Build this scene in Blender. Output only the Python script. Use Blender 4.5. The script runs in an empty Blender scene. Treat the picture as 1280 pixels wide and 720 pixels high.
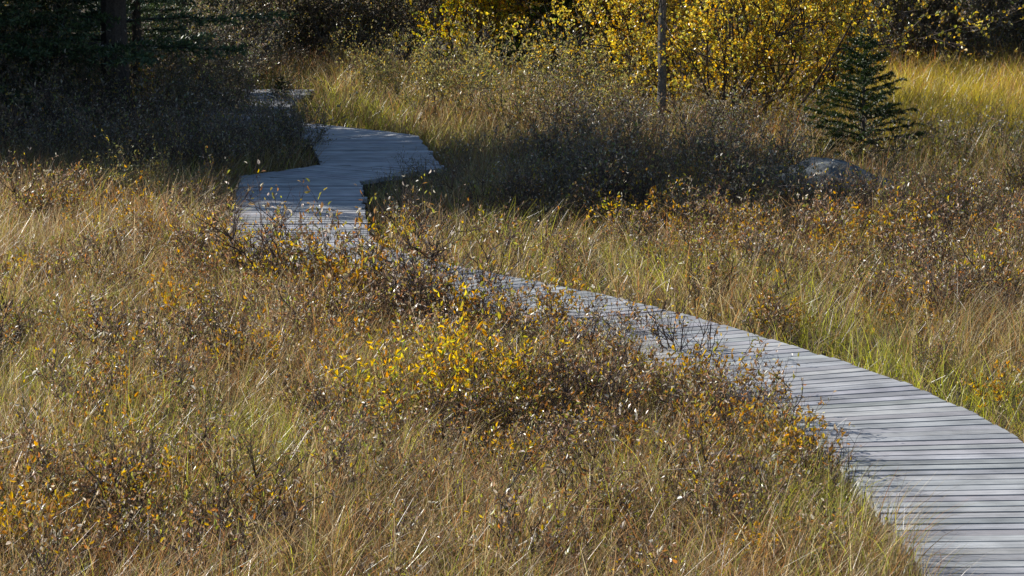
import bpy, bmesh, math, random
import numpy as np
from mathutils import Vector

# ------------------------------------------------------------------ camera, sky, sun, exposure
scene = bpy.context.scene
COL = scene.collection
CAM_H, FPX = 3.4, 4000.0                       # eye height in metres, focal length in photo pixels (1280 wide)
PITCH = math.atan(610.0 / FPX)
cam_data = bpy.data.cameras.new("camera")
cam_data.sensor_width = 36.0
cam_data.lens = 36.0 * FPX / 1280.0
cam_data.clip_start, cam_data.clip_end = 0.5, 2000.0
cam = bpy.data.objects.new("camera", cam_data)
cam.location = (0, 0, CAM_H)
cam.rotation_euler = (math.pi / 2 - PITCH, 0, 0)
COL.objects.link(cam)
scene.camera = cam

SUN_EL, SUN_AZ = math.radians(31), math.radians(-55)      # azimuth from +Y, positive towards +X
sunvec = Vector((math.sin(SUN_AZ) * math.cos(SUN_EL), math.cos(SUN_AZ) * math.cos(SUN_EL), math.sin(SUN_EL)))
world = bpy.data.worlds.new("World")
scene.world = world
world.use_nodes = True
wn = world.node_tree
sky = wn.nodes.new("ShaderNodeTexSky")
sky.sky_type = 'NISHITA'
sky.sun_disc = False
sky.sun_elevation = SUN_EL
sky.sun_rotation = SUN_AZ
sky.dust_density = 0.3
sky.ozone_density = 3.0
bg = wn.nodes["Background"]
bg.inputs[1].default_value = 0.066
wn.links.new(sky.outputs[0], bg.inputs[0])
sl = bpy.data.lights.new("sun", 'SUN')
sl.energy = 5.0
sl.angle = math.radians(0.5)
sl.color = (1.0, 0.96, 0.90)
sun = bpy.data.objects.new("sun", sl)
sun.rotation_euler = sunvec.to_track_quat('Z', 'Y').to_euler()
COL.objects.link(sun)
scene.view_settings.view_transform = 'Standard'
scene.view_settings.look = 'None'
scene.view_settings.gamma = 1.0
scene.view_settings.exposure = 0.9
scene.cycles.max_bounces = 6
scene.cycles.transparent_max_bounces = 4

# ------------------------------------------------------------------ helpers
UP = np.array([0, 0, 1.0])


def at(px, py, z=0.0):
    """photo pixel -> point on the level z"""
    a = math.atan((py - 360.0) / FPX) + PITCH
    d = (CAM_H - z) / math.tan(a)
    zc = d * math.cos(PITCH) + (CAM_H - z) * math.sin(PITCH)
    return ((px - 640.0) / FPX * zc, d)


def vnoise(x, y, scale, seed):
    """smooth value noise in 0..1"""
    x = np.asarray(x) / scale + seed * 17.31
    y = np.asarray(y) / scale + seed * 5.77
    xi, yi = np.floor(x).astype(np.int64), np.floor(y).astype(np.int64)
    fx, fy = x - xi, y - yi
    fx, fy = fx * fx * (3 - 2 * fx), fy * fy * (3 - 2 * fy)

    def h(i, j):
        n = (i * 374761393 + j * 668265263 + seed * 69069) & 0x7fffffff
        n = ((n ^ (n >> 13)) * 1274126177) & 0x7fffffff
        return ((n ^ (n >> 16)) & 0xffff) / 65535.0
    a, b, c, d = h(xi, yi), h(xi + 1, yi), h(xi, yi + 1), h(xi + 1, yi + 1)
    return (a * (1 - fx) + b * fx) * (1 - fy) + (c * (1 - fx) + d * fx) * fy


def norm(v):
    v = np.asarray(v, float)
    return v / (np.linalg.norm(v, axis=-1, keepdims=True) + 1e-9)


def ground_z(x, y):
    return 0.10 * (vnoise(x, y, 1.7, 3) - 0.5) + 0.07 * (vnoise(x, y, 0.6, 4) - 0.5)


class Geo:
    """quads with one colour per vertex, grown as arrays"""
    def __init__(self):
        self.v, self.f, self.c, self.n = [], [], [], 0

    def add(self, v, f, c):
        if len(v) == 0:
            return
        self.v.append(np.asarray(v, np.float32)); self.f.append(np.asarray(f, np.int64) + self.n)
        self.c.append(np.asarray(c, np.float32)); self.n += len(v)

    def arrays(self):
        return np.concatenate(self.v), np.concatenate(self.f), np.concatenate(self.c)

    def mesh(self, name, mat, smooth=False):
        v, f, c = self.arrays()
        me = bpy.data.meshes.new(name)
        me.vertices.add(len(v)); me.vertices.foreach_set("co", v.ravel())
        me.loops.add(f.size); me.loops.foreach_set("vertex_index", f.ravel().astype(np.int32))
        me.polygons.add(len(f))
        me.polygons.foreach_set("loop_start", np.arange(0, f.size, 4, dtype=np.int32))
        me.polygons.foreach_set("use_smooth", np.full(len(f), smooth))
        at_ = me.color_attributes.new("Col", 'FLOAT_COLOR', 'POINT')
        at_.data.foreach_set("color", np.concatenate([c, np.ones((len(c), 1), np.float32)], 1).ravel())
        me.update(calc_edges=True)
        me.materials.append(mat)
        return me


def link(name, me, parent=None, loc=None):
    o = bpy.data.objects.new(name, me)
    COL.objects.link(o)
    if parent is not None:
        o.parent = parent
    if loc is not None:
        o.location = loc
    return o


def tag(o, label=None, cat=None, group=None, kind=None):
    if label: o["label"] = label
    if cat: o["category"] = cat
    if group: o["group"] = group
    if kind: o["kind"] = kind
    return o


# ------------------------------------------------------------------ materials
def plant_mat(name, rough=0.45, trans=0.4, spec=0.5, var=0.35, scale=40.0):
    m = bpy.data.materials.new(name); m.use_nodes = True
    nt = m.node_tree; N = nt.nodes; L = nt.links
    N.clear()
    out = N.new("ShaderNodeOutputMaterial")
    a = N.new("ShaderNodeAttribute"); a.attribute_name = "Col"
    geo = N.new("ShaderNodeNewGeometry")
    noi = N.new("ShaderNodeTexNoise"); noi.inputs["Scale"].default_value = scale
    L.new(geo.outputs["Position"], noi.inputs["Vector"])
    mr = N.new("ShaderNodeMapRange")
    mr.inputs[1].default_value, mr.inputs[2].default_value = 0.25, 0.75
    mr.inputs[3].default_value, mr.inputs[4].default_value = 1 - var, 1 + var
    L.new(noi.outputs[0], mr.inputs[0])
    mul = N.new("ShaderNodeVectorMath"); mul.operation = 'SCALE'
    L.new(a.outputs["Color"], mul.inputs[0]); L.new(mr.outputs[0], mul.inputs["Scale"])
    p = N.new("ShaderNodeBsdfPrincipled")
    p.inputs["Roughness"].default_value = rough
    p.inputs["Specular IOR Level"].default_value = spec
    L.new(mul.outputs[0], p.inputs["Base Color"])
    if trans > 0:
        t = N.new("ShaderNodeBsdfTranslucent")
        hs = N.new("ShaderNodeHueSaturation")
        hs.inputs["Saturation"].default_value = 1.08; hs.inputs["Value"].default_value = 1.35
        L.new(mul.outputs[0], hs.inputs["Color"]); L.new(hs.outputs[0], t.inputs["Color"])
        mx = N.new("ShaderNodeMixShader"); mx.inputs[0].default_value = trans
        L.new(p.outputs[0], mx.inputs[1]); L.new(t.outputs[0], mx.inputs[2])
        L.new(mx.outputs[0], out.inputs[0])
    else:
        L.new(p.outputs[0], out.inputs[0])
    return m


M_GRASS = plant_mat("grass_blade", 0.38, 0.45, 0.5, 0.25, 30)
M_LEAF = plant_mat("leaf", 0.36, 0.45, 0.6, 0.25, 60)
M_NEEDLE = plant_mat("needle", 0.5, 0.15, 0.4, 0.3, 12)
M_BARK = plant_mat("bark", 0.85, 0.0, 0.2, 0.5, 55)


def wood_mat():
    m = bpy.data.materials.new("weathered_wood"); m.use_nodes = True
    nt = m.node_tree; N = nt.nodes; L = nt.links
    p = N["Principled BSDF"]
    a = N.new("ShaderNodeAttribute"); a.attribute_name = "Col"
    g = N.new("ShaderNodeAttribute"); g.attribute_name = "grain"
    n1 = N.new("ShaderNodeTexNoise"); n1.inputs["Scale"].default_value = 1.0; n1.inputs["Detail"].default_value = 5
    n1.inputs["Roughness"].default_value = 0.7
    L.new(g.outputs["Vector"], n1.inputs["Vector"])
    r1 = N.new("ShaderNodeMapRange")
    r1.inputs[1].default_value, r1.inputs[2].default_value = 0.25, 0.75
    r1.inputs[3].default_value, r1.inputs[4].default_value = 0.52, 1.42
    L.new(n1.outputs[0], r1.inputs[0])
    geo = N.new("ShaderNodeNewGeometry")
    n2 = N.new("ShaderNodeTexNoise"); n2.inputs["Scale"].default_value = 4.5; n2.inputs["Detail"].default_value = 4
    L.new(geo.outputs["Position"], n2.inputs["Vector"])
    r2 = N.new("ShaderNodeMapRange")
    r2.inputs[1].default_value, r2.inputs[2].default_value = 0.3, 0.7
    r2.inputs[3].default_value, r2.inputs[4].default_value = 0.66, 1.24
    L.new(n2.outputs[0], r2.inputs[0])
    mm = N.new("ShaderNodeMath"); mm.operation = 'MULTIPLY'
    L.new(r1.outputs[0], mm.inputs[0]); L.new(r2.outputs[0], mm.inputs[1])
    mul = N.new("ShaderNodeVectorMath"); mul.operation = 'SCALE'
    L.new(a.outputs["Color"], mul.inputs[0]); L.new(mm.outputs[0], mul.inputs["Scale"])
    L.new(mul.outputs[0], p.inputs["Base Color"])
    p.inputs["Roughness"].default_value = 0.62
    p.inputs["Specular IOR Level"].default_value = 0.4
    b = N.new("ShaderNodeBump"); b.inputs["Strength"].default_value = 0.35; b.inputs["Distance"].default_value = 0.004
    L.new(n1.outputs[0], b.inputs["Height"]); L.new(b.outputs[0], p.inputs["Normal"])
    return m


def noise_mat(name, c1, c2, c3, scale, rough=0.9, bump=0.5, dist=0.02):
    m = bpy.data.materials.new(name); m.use_nodes = True
    nt = m.node_tree; N = nt.nodes; L = nt.links
    p = N["Principled BSDF"]; p.inputs["Roughness"].default_value = rough
    p.inputs["Specular IOR Level"].default_value = 0.25
    geo = N.new("ShaderNodeNewGeometry")
    n1 = N.new("ShaderNodeTexNoise"); n1.inputs["Scale"].default_value = scale; n1.inputs["Detail"].default_value = 8
    n1.inputs["Roughness"].default_value = 0.68
    L.new(geo.outputs["Position"], n1.inputs["Vector"])
    r = N.new("ShaderNodeValToRGB")
    e = r.color_ramp.elements
    e[0].position, e[0].color = 0.36, (*c1, 1)
    e[1].position, e[1].color = 0.66, (*c3, 1)
    k = e.new(0.5); k.color = (*c2, 1)
    L.new(n1.outputs[0], r.inputs[0]); L.new(r.outputs[0], p.inputs["Base Color"])
    b = N.new("ShaderNodeBump"); b.inputs["Strength"].default_value = bump; b.inputs["Distance"].default_value = dist
    L.new(n1.outputs[0], b.inputs["Height"]); L.new(b.outputs[0], p.inputs["Normal"])
    return m


M_WOOD = wood_mat()
M_SOIL = noise_mat("peat_soil", (.025, .017, .010), (.05, .034, .018), (.075, .06, .022), 7.0)
M_ROCK = noise_mat("lichen_rock", (.06, .065, .06), (.15, .16, .16), (.29, .30, .28), 11.0, 0.85, 1.0, 0.05)
M_MOSS = noise_mat('mossy_rock', (.03, .035, .02), (.07, .075, .05), (.17, .175, .15), 12.0, .9, .8, .03)
M_DIRT = noise_mat("litter", (.02, .014, .01), (.045, .03, .018), (.08, .055, .03), 14.0)

# ------------------------------------------------------------------ plant geometry
QUAD = np.array([[0, 1, 2, 3]])


def pick(rng, pal, n, jit=0.18):
    """n colours out of [(weight, (r,g,b)), ...]"""
    w = np.array([p[0] for p in pal], float); c = np.array([p[1] for p in pal], float)
    i = rng.choice(len(pal), n, p=w / w.sum())
    return np.clip(c[i] * (1 + rng.normal(0, jit, (n, 1))) * (1 + rng.normal(0, 0.05, (n, 3))), 0.004, 0.9)


def leaves(rng, P, D, length, width, colour, fold=0.25):
    """folded six-point leaves at P along D"""
    n = len(P)
    if n == 0:
        return np.zeros((0, 3)), np.zeros((0, 4), int), np.zeros((0, 3))
    D = norm(D)
    S = norm(np.cross(D, rng.normal(0, 1, (n, 3))))
    Nn = np.cross(S, D)
    l = length[:, None]; w = width[:, None]
    b = P
    tip = P + D * l - Nn * l * 0.12
    lift = Nn * w * fold
    L1 = P + D * l * .30 + S * w * .42 + lift; L2 = P + D * l * .66 + S * w * .44 + lift
    R1 = P + D * l * .30 - S * w * .42 + lift; R2 = P + D * l * .66 - S * w * .44 + lift
    V = np.stack([b, L1, L2, tip, R2, R1], 1).reshape(-1, 3)
    k = np.arange(n)[:, None] * 6
    F = np.concatenate([k + np.array([[0, 3, 2, 1]]), k + np.array([[0, 5, 4, 3]])])
    return V, F, np.repeat(colour, 6, 0)


def slivers(rng, P, D, length, width, colour):
    """four-point slivers: needles"""
    n = len(P)
    D = norm(D)
    S = norm(np.cross(D, rng.normal(0, 1, (n, 3))))
    l = length[:, None]; w = width[:, None]
    V = np.stack([P, P + D * l * .45 + S * w * .5, P + D * l, P + D * l * .45 - S * w * .5], 1).reshape(-1, 3)
    F = np.arange(n)[:, None] * 4 + np.array([[0, 1, 2, 3]])
    return V, F, np.repeat(colour, 4, 0)


def twigs(segs, colour, sides=3):
    """tapered prisms along (p0, p1, r0, r1)"""
    p0 = np.array([s[0] for s in segs]); p1 = np.array([s[1] for s in segs])
    r0 = np.array([s[2] for s in segs])[:, None]; r1 = np.array([s[3] for s in segs])[:, None]
    n = len(segs)
    d = norm(p1 - p0)
    ref = np.where(np.abs(d[:, 2:3]) > 0.9, np.array([[1.0, 0, 0]]), np.array([[0, 0, 1.0]]))
    a = norm(np.cross(d, ref)); b = np.cross(d, a)
    V = []
    for k in range(sides):
        t = 2 * math.pi * k / sides
        o = a * math.cos(t) + b * math.sin(t)
        V.append(p0 + o * r0); V.append(p1 + o * r1)
    V = np.stack(V, 1).reshape(-1, 3)
    base = np.arange(n)[:, None] * (2 * sides)
    F = np.concatenate([base + np.array([[2 * k, 2 * ((k + 1) % sides), 2 * ((k + 1) % sides) + 1, 2 * k + 1]]) for k in range(sides)])
    c = np.asarray(colour, float)
    if c.ndim == 1:
        c = np.tile(c, (n, 1))
    return V, F, np.repeat(c, 2 * sides, 0)


def tube(path, radii, colour, sides=9, rough=0.0, rng=None):
    path = np.array(path, float); n = len(path)
    d = norm(np.gradient(path, axis=0))
    a = norm(np.cross(d, np.array([0.31, 0.95, 0.05]))); b = np.cross(d, a)
    V = []
    for k in range(sides):
        t = 2 * math.pi * k / sides
        rr = np.array(radii)[:, None]
        if rng is not None:
            rr = rr * (1 + rng.normal(0, rough, (n, 1)))
        V.append(path + (a * math.cos(t) + b * math.sin(t)) * rr)
    V = np.stack(V, 1).reshape(-1, 3)
    F = []
    for i in range(n - 1):
        for k in range(sides):
            k2 = (k + 1) % sides
            F.append([i * sides + k, i * sides + k2, (i + 1) * sides + k2, (i + 1) * sides + k])
    return V, np.array(F), np.tile(np.asarray(colour, float), (len(V), 1))


def grow(rng, n_stem, h, r, spread, maxlev, kids=1.0, wob=0.18, upb=0.10, base_r=0.06, shrink=(.35, .62), first=0.25):
    segs, sites = [], []

    def walk(p, d, L, r, lev):
        n = 5 if lev == 0 else (4 if lev == 1 else 3)
        st = L / n
        for i in range(n):
            d = norm(d + rng.normal(0, wob, 3) + UP * upb)
            q = p + d * st
            segs.append((p, q, r * (1 - .75 * i / n), r * (1 - .75 * (i + 1) / n)))
            if lev >= max(1, maxlev - 1) or (lev == maxlev - 1) or i >= n - 2:
                sites.append((p, q))
            if lev < maxlev and (i + 1) / n > (first if lev == 0 else 0.2):
                k = rng.poisson(kids)
                for _ in range(k):
                    perp = norm(np.cross(d, rng.normal(0, 1, 3)))
                    walk(q, norm(d * .75 + perp * .75 + UP * .1), L * rng.uniform(*shrink), r * .55, lev + 1)
            p = q
    for s in range(n_stem):
        t = rng.uniform(0, 2 * math.pi); e = math.sqrt(rng.uniform(0, 1))
        o = np.array([math.cos(t), math.sin(t), 0])
        segs.append((np.array([0, 0, -.09]), o * base_r * e - UP * .025, r * .9, r))
        walk(o * base_r * e - UP * .03, norm(UP + o * spread * e + rng.normal(0, .08, 3)), h * rng.uniform(.65, 1.05), r * rng.uniform(.7, 1.1), 0)
    return segs, sites


def scatter(rng, sites, n, out=0.9, fwd=0.6, up=0.15):
    i = rng.integers(0, len(sites), n)
    a = np.array([s[0] for s in sites])[i]; b = np.array([s[1] for s in sites])[i]
    P = a + (b - a) * (np.ceil(rng.uniform(0, 1, (n, 1)) * 2) / 2 + rng.normal(0, .05, (n, 1)))      # leaves sit in clusters at the nodes
    D = norm(norm(b - a) * fwd + rng.normal(0, 1, (n, 3)) * out * .6 + UP * up)
    return P, D, i


# palettes (leaf reflectance, save the painted glint tone in the brown set)
BROWNLEAF = [(22, (.24, .145, .075)), (20, (.33, .235, .13)), (15, (.44, .39, .31)), (9, (.38, .17, .05)), (16, (.27, .26, .05)), (5, (.50, .33, .03)), (4, (.13, .08, .05))]  # silver grey entry puts sun glints into the leaf colour
GOLDLEAF = [(44, (.62, .40, .025)), (16, (.54, .46, .05)), (14, (.52, .25, .02)), (14, (.24, .27, .04)), (10, (.28, .17, .07))]
AMBERLEAF = [(34, (.42, .22, .03)), (24, (.50, .33, .03)), (16, (.28, .15, .05)), (14, (.24, .22, .045)), (8, (.36, .3, .18))]
WILLOWLEAF = [(30, (.30, .27, .09)), (22, (.36, .31, .14)), (18, (.40, .27, .05)), (16, (.18, .19, .05)), (10, (.26, .17, .08)), (4, (.5, .33, .04))]
BIRCHLEAF = [(40, (.60, .43, .06)), (16, (.54, .32, .04)), (24, (.57, .48, .10)), (7, (.36, .18, .03)), (15, (.27, .28, .05))]
GREENLEAF = [(40, (.12, .20, .025)), (30, (.19, .26, .03)), (20, (.30, .30, .04)), (10, (.42, .34, .03))]
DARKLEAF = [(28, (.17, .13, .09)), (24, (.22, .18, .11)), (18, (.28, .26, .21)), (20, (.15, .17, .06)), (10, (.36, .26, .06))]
TWIG_DARK = (.095, .07, .06)
TWIG_GREY = (.13, .115, .10)


def make_plant(seed, n_stem, h, r, spread, maxlev, n_leaf, pal, leaf, twig_col, kids=1.0, **kw):
    """-> (stem geo, leaf geo)"""
    rng = np.random.default_rng(seed)
    lk = {k: kw.pop(k) for k in ("out", "fwd", "up") if k in kw}
    segs, sites = grow(rng, n_stem, h, r, spread, maxlev, kids, **kw)
    gs = Geo()
    tc = np.clip(np.array(twig_col) * (1 + rng.normal(0, .22, (len(segs), 1))), .01, .5)
    gs.add(*twigs(segs, tc))
    P, D, idx = scatter(rng, sites, n_leaf, **lk)
    c = pick(rng, pal, n_leaf)
    ln = rng.uniform(leaf[0] * .65, leaf[0] * 1.25, n_leaf)
    gl = Geo()
    gl.add(*leaves(rng, P, D, ln, ln * leaf[1] * rng.uniform(.7, 1.2, n_leaf), c))
    return gs, gl


def place(dst, src, x, y, z, rot, sc, scz=None, tint=None):
    v, f, c = src
    ca, sa = math.cos(rot), math.sin(rot)
    w = np.empty_like(v)
    w[:, 0] = (v[:, 0] * ca - v[:, 1] * sa) * sc + x
    w[:, 1] = (v[:, 0] * sa + v[:, 1] * ca) * sc + y
    w[:, 2] = v[:, 2] * (scz or sc) + z
    dst.add(w, f, c if tint is None else c * np.asarray(tint, np.float32))


# ------------------------------------------------------------------ boardwalk course
W = 1.05
DECK = 0.15
# centre line, near to far: a fanned curve, then straight sections joined at angles
ctrl = [(2.23, 9.1), (2.30, 11.2), (2.28, 13.5), (2.11, 15.95), (1.86, 17.16), (1.52, 18.08), (1.05, 19.14), (.67, 19.9), (.17, 20.72),
        (-.39, 21.48), (-.98, 22.3), (-1.42, 23.1), (-1.60, 23.9), (-1.655, 24.6)]
BEND = [(-1.655, 24.6), (-1.84, 27.62), (-1.17, 28.55), (-1.44, 31.05), (-2.75, 32.4), (-2.90, 34.3), (-2.78, 36.2)]


def catmull(pts, n=24):
    P = np.array([2 * np.array(pts[0]) - np.array(pts[1])] + [np.array(p) for p in pts] + [2 * np.array(pts[-1]) - np.array(pts[-2])])
    out = []
    for i in range(1, len(P) - 2):
        for t in np.linspace(0, 1, n, endpoint=False):
            a, b, c, d = P[i - 1], P[i], P[i + 1], P[i + 2]
            out.append(.5 * (2 * b + (c - a) * t + (2 * a - 5 * b + 4 * c - d) * t * t + (3 * b - 3 * c + d - a) * t ** 3))
    return np.array(out)


def smooth_line(P, step=.04, sig=.20):
    a = np.concatenate([[0], np.cumsum(np.linalg.norm(np.diff(P, axis=0), axis=1))])
    t = np.arange(0, a[-1], step)
    Q = np.stack([np.interp(t, a, P[:, 0]), np.interp(t, a, P[:, 1])], 1)
    k = np.exp(-.5 * (np.arange(-30, 31) * step / sig) ** 2); k /= k.sum()
    E = np.concatenate([2 * Q[:1] - Q[30:0:-1], Q, 2 * Q[-1:] - Q[-2:-32:-1]])
    return np.stack([np.convolve(E[:, 0], k, 'valid'), np.convolve(E[:, 1], k, 'valid')], 1)


def dense(P, step=.04):
    P = np.array(P, float)
    a = np.concatenate([[0], np.cumsum(np.linalg.norm(np.diff(P, axis=0), axis=1))])
    t = np.arange(0, a[-1], step)
    return np.stack([np.interp(t, a, P[:, 0]), np.interp(t, a, P[:, 1])], 1)


CURVE = smooth_line(catmull(ctrl))
CURVE = CURVE[CURVE[:, 1] < 24.6]
CL = np.concatenate([CURVE, dense(BEND)[1:]])
ARC = np.concatenate([[0], np.cumsum(np.linalg.norm(np.diff(CURVE, axis=0), axis=1))])


def path_dist(x, y):
    p = np.stack([x, y], 1)
    best = np.full(len(p), 1e9)
    side = np.zeros(len(p))
    A = CL[::3]
    T = norm(np.gradient(A, axis=0))
    for k in range(0, len(p), 20000):
        q = p[k:k + 20000]
        d = ((q[:, None, :] - A[None]) ** 2).sum(2)
        j = d.argmin(1)
        best[k:k + 20000] = np.sqrt(d[np.arange(len(q)), j])
        e = q - A[j]
        side[k:k + 20000] = T[j, 0] * e[:, 1] - T[j, 1] * e[:, 0]      # > 0: left of the walk, seen walking away
    return best, side


def build_boardwalk():
    rng = np.random.default_rng(11)
    root = bpy.data.objects.new("boardwalk", None); COL.objects.link(root)
    root.location = (0, 0, 0)
    tag(root, "weathered grey plank boardwalk winding through the meadow into the dark trees", "boardwalk")
    pitch_, gap, th = 0.119, 0.017, 0.036
    T = norm(np.gradient(CURVE, axis=0))
    Nr = np.stack([T[:, 1], -T[:, 0]], 1)

    def ev(s, off):
        i = int(np.clip(np.searchsorted(ARC, s) - 1, 0, len(ARC) - 2))
        t = (s - ARC[i]) / (ARC[i + 1] - ARC[i])
        return CURVE[i] * (1 - t) + CURVE[i + 1] * t + norm(Nr[i] * (1 - t) + Nr[i + 1] * t) * off
    V, F, C, Gr = [], [], [], []
    cnt = [0]

    def plank(s, pos, rng_of):
        """one board from s to s + pitch; rng_of(offset) limits it at a mitred joint"""
        cnt[0] += 1; k = cnt[0]
        g = gap * rng.uniform(.75, 1.4)
        lo = -W / 2 + rng.normal(0, .011); hi = W / 2 + rng.normal(0, .011)
        z0, z1 = DECK + rng.normal(0, .0008), DECK + rng.normal(0, .0008)
        tl = rng.normal(0, .0006); cup = rng.normal(0, .0008)
        tone = np.array([.29, .288, .288]) * (1 + rng.normal(0, .10)) * (1 + rng.normal(0, .015, 3))
        if rng.uniform() < .07: tone = tone * rng.uniform(.62, .85)
        ds0, ds1 = rng.normal(0, .0028), rng.normal(0, .0028)
        off = rng.uniform(0, 100)
        rows = []
        for u in np.linspace(0, 1, 9):
            o = lo + (hi - lo) * u
            a = s + g / 2 + ds0 * (1 - u) + ds1 * u; b = s + pitch_ - g / 2 + ds0 * (1 - u) + ds1 * u
            m0, m1 = rng_of(o)
            a, b = max(a, m0), min(b, m1)
            if b - a > .008: rows.append((o, u, a, b))
        if len(rows) < 2: return
        base = len(V)
        for o, u, a, b in rows:
            zz = z0 + (z1 - z0) * u + cup * (2 * u - 1) ** 2
            for q, zq, ww in ((a, zz - th, 0), (a, zz - .002 + tl, 0), (a + .002, zz + tl, .002), (b - .002, zz - tl, b - a), (b, zz - .002 - tl, b - a + .004), (b, zz - th, b - a + .004)):
                p = pos(q, o)
                V.append((p[0], p[1], zq)); C.append(tone); Gr.append((o * 2.2 + off, ww * 85, k * 7.7))
        ns = len(rows)
        for j in range(ns - 1):
            for q in range(6):
                q2 = (q + 1) % 6
                F.append([base + j * 6 + q, base + j * 6 + q2, base + (j + 1) * 6 + q2, base + (j + 1) * 6 + q])
        for j in (0, ns - 1):
            r = [base + j * 6 + q for q in range(6)]
            F.append([r[0], r[1], r[4], r[5]]); F.append([r[1], r[2], r[3], r[4]])
    s = 0.0
    free = lambda o: (-9e9, 9e9)
    while s < ARC[-1] - .02:
        plank(s, ev, free); s += pitch_
    B = np.array(BEND); dirs = norm(np.diff(B, axis=0)); lens = np.linalg.norm(np.diff(B, axis=0), axis=1)

    def turn(i):                      # half-angle tangent of the joint before section i, positive to the right
        if i <= 0 or i >= len(dirs): return 0.0
        c = dirs[i - 1][0] * dirs[i][1] - dirs[i - 1][1] * dirs[i][0]
        return -math.tan(.5 * math.asin(max(-1, min(1, c))))
    for i in range(len(dirs)):
        d = dirs[i]; nr = np.array([d[1], -d[0]])
        t0, t1 = turn(i), turn(i + 1)
        lim = lambda o, t0=t0, t1=t1, L=lens[i]: (t0 * o + .004 if t0 else -9e9, L - t1 * o - .004 if t1 else 9e9)
        s = -abs(t0) * W / 2 if t0 else (s - ARC[-1] if i == 0 else 0)
        while s < lens[i] + abs(t1) * W / 2:
            plank(s, lambda q, o, d=d, nr=nr, b0=B[i]: b0 + d * q + nr * o, lim); s += pitch_
    g = Geo(); g.add(np.array(V), np.array(F), np.array(C))
    me = g.mesh("plank_deck", M_WOOD)
    ga = me.attributes.new("grain", 'FLOAT_VECTOR', 'POINT')
    ga.data.foreach_set("vector", np.array(Gr, np.float32).ravel())
    link("plank_deck", me, root)
    Tc = norm(np.gradient(CL, axis=0)); Nc = np.stack([Tc[:, 1], -Tc[:, 0]], 1)
    for off in (-W / 2 + .10, W / 2 - .10):
        V, F = [], []
        idx = list(range(0, len(CL), 4))
        for i in idx:
            for o, z in ((off - .03, DECK - .043), (off + .03, DECK - .043), (off + .03, -.02), (off - .03, -.02)):
                V.append((*(CL[i] + Nc[i] * o), z))
        for i in range(len(idx) - 1):
            for q in range(4):
                q2 = (q + 1) % 4
                F.append([i * 4 + q, i * 4 + q2, i * 4 + 4 + q2, i * 4 + 4 + q])
        g = Geo(); g.add(np.array(V), np.array(F), np.tile([.16, .14, .12], (len(V), 1)))
        me = g.mesh("support_beam", M_WOOD)
        ga = me.attributes.new("grain", 'FLOAT_VECTOR', 'POINT')
        ga.data.foreach_set("vector", (np.array(V, np.float32) * np.array([3, 3, 40], np.float32)).ravel())
        link("support_beam", me, root)


# ------------------------------------------------------------------ ground
def build_ground():
    xs = np.concatenate([[-400, -120, -40, -20], np.arange(-12, 12.01, .2), [20, 40, 120, 400]])
    ys = np.concatenate([[-60, 0, 6], np.arange(9, 60.01, .2), [80, 140, 300, 700]])
    X, Y = np.meshgrid(xs, ys)
    Z = ground_z(X.ravel(), Y.ravel())
    far = (np.abs(X.ravel()) > 12) | (Y.ravel() > 60) | (Y.ravel() < 9)
    Z[far] = 0
    d, _ = path_dist(X.ravel(), Y.ravel())
    Z = np.where(d < 1.0, np.minimum(Z, 0.0) - .02, Z)
    V = np.stack([X.ravel(), Y.ravel(), Z], 1)
    nx = len(xs)
    i, j = np.meshgrid(np.arange(nx - 1), np.arange(len(ys) - 1))
    b = (j * nx + i).ravel()
    F = np.stack([b, b + 1, b + nx + 1, b + nx], 1)
    g = Geo(); g.add(V, F, np.tile([.05, .035, .02], (len(V), 1)))
    tag(link("ground", g.mesh("ground", M_SOIL, True)), kind="structure")


build_ground()
build_boardwalk()

# ------------------------------------------------------------------ grass
STRAW, TAN, BROWN, RUST, OLIVE, GREEN, LIME = (np.array(c) for c in
    ((.46, .37, .225), (.34, .225, .115), (.225, .13, .072), (.27, .115, .055), (.19, .175, .035), (.15, .19, .025), (.32, .33, .035)))


def blade_mesh(rng, x, y, h, wid, col_b, col_t, lean, curl, az, nseg=4):
    n = len(x)
    z = ground_z(x, y) - .02
    dirx, diry = np.cos(az), np.sin(az)
    sx = rng.normal(0, 1, n); sy = rng.normal(0, 1, n)
    sn = np.sqrt(sx * sx + sy * sy) + 1e-6
    sx, sy = sx / sn, sy / sn
    rows, cols = [], []
    for k in range(nseg + 1):
        t = k / nseg
        out = h * (lean * t + curl * t * t * t)
        up = h * (t - .5 * curl * curl * t ** 4 * .6 - .30 * lean * lean * t)
        cx, cy, cz = x + dirx * out, y + diry * out, z + up
        w = wid * (1 - t ** 1.6) * .5 + .0003
        rows.append(np.stack([cx + sx * w, cy + sy * w, cz], 1)); rows.append(np.stack([cx - sx * w, cy - sy * w, cz], 1))
        c = col_b * (1 - t) + col_t * t
        cols.append(c); cols.append(c)
    m = 2 * (nseg + 1)
    V = np.stack(rows, 1).reshape(-1, 3); C = np.stack(cols, 1).reshape(-1, 3)
    b = np.arange(n)[:, None] * m
    F = np.concatenate([b + np.array([[2 * k, 2 * k + 1, 2 * k + 3, 2 * k + 2]]) for k in range(nseg)])
    return V, F, C


def spots(lst):
    """soft ellipses on the ground: centre pixel, half sizes in metres, weight"""
    out = []
    for px, py, rx, ry, w in lst:
        cx, cy = at(px, py)
        out.append((cx, cy, rx, ry, w))
    return out


def blob(x, y, lst):
    s = np.zeros(len(x))
    for cx, cy, rx, ry, w in lst:
        s += w * np.exp(-((x - cx) / rx) ** 2 - ((y - cy) / ry) ** 2)
    return s


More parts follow.
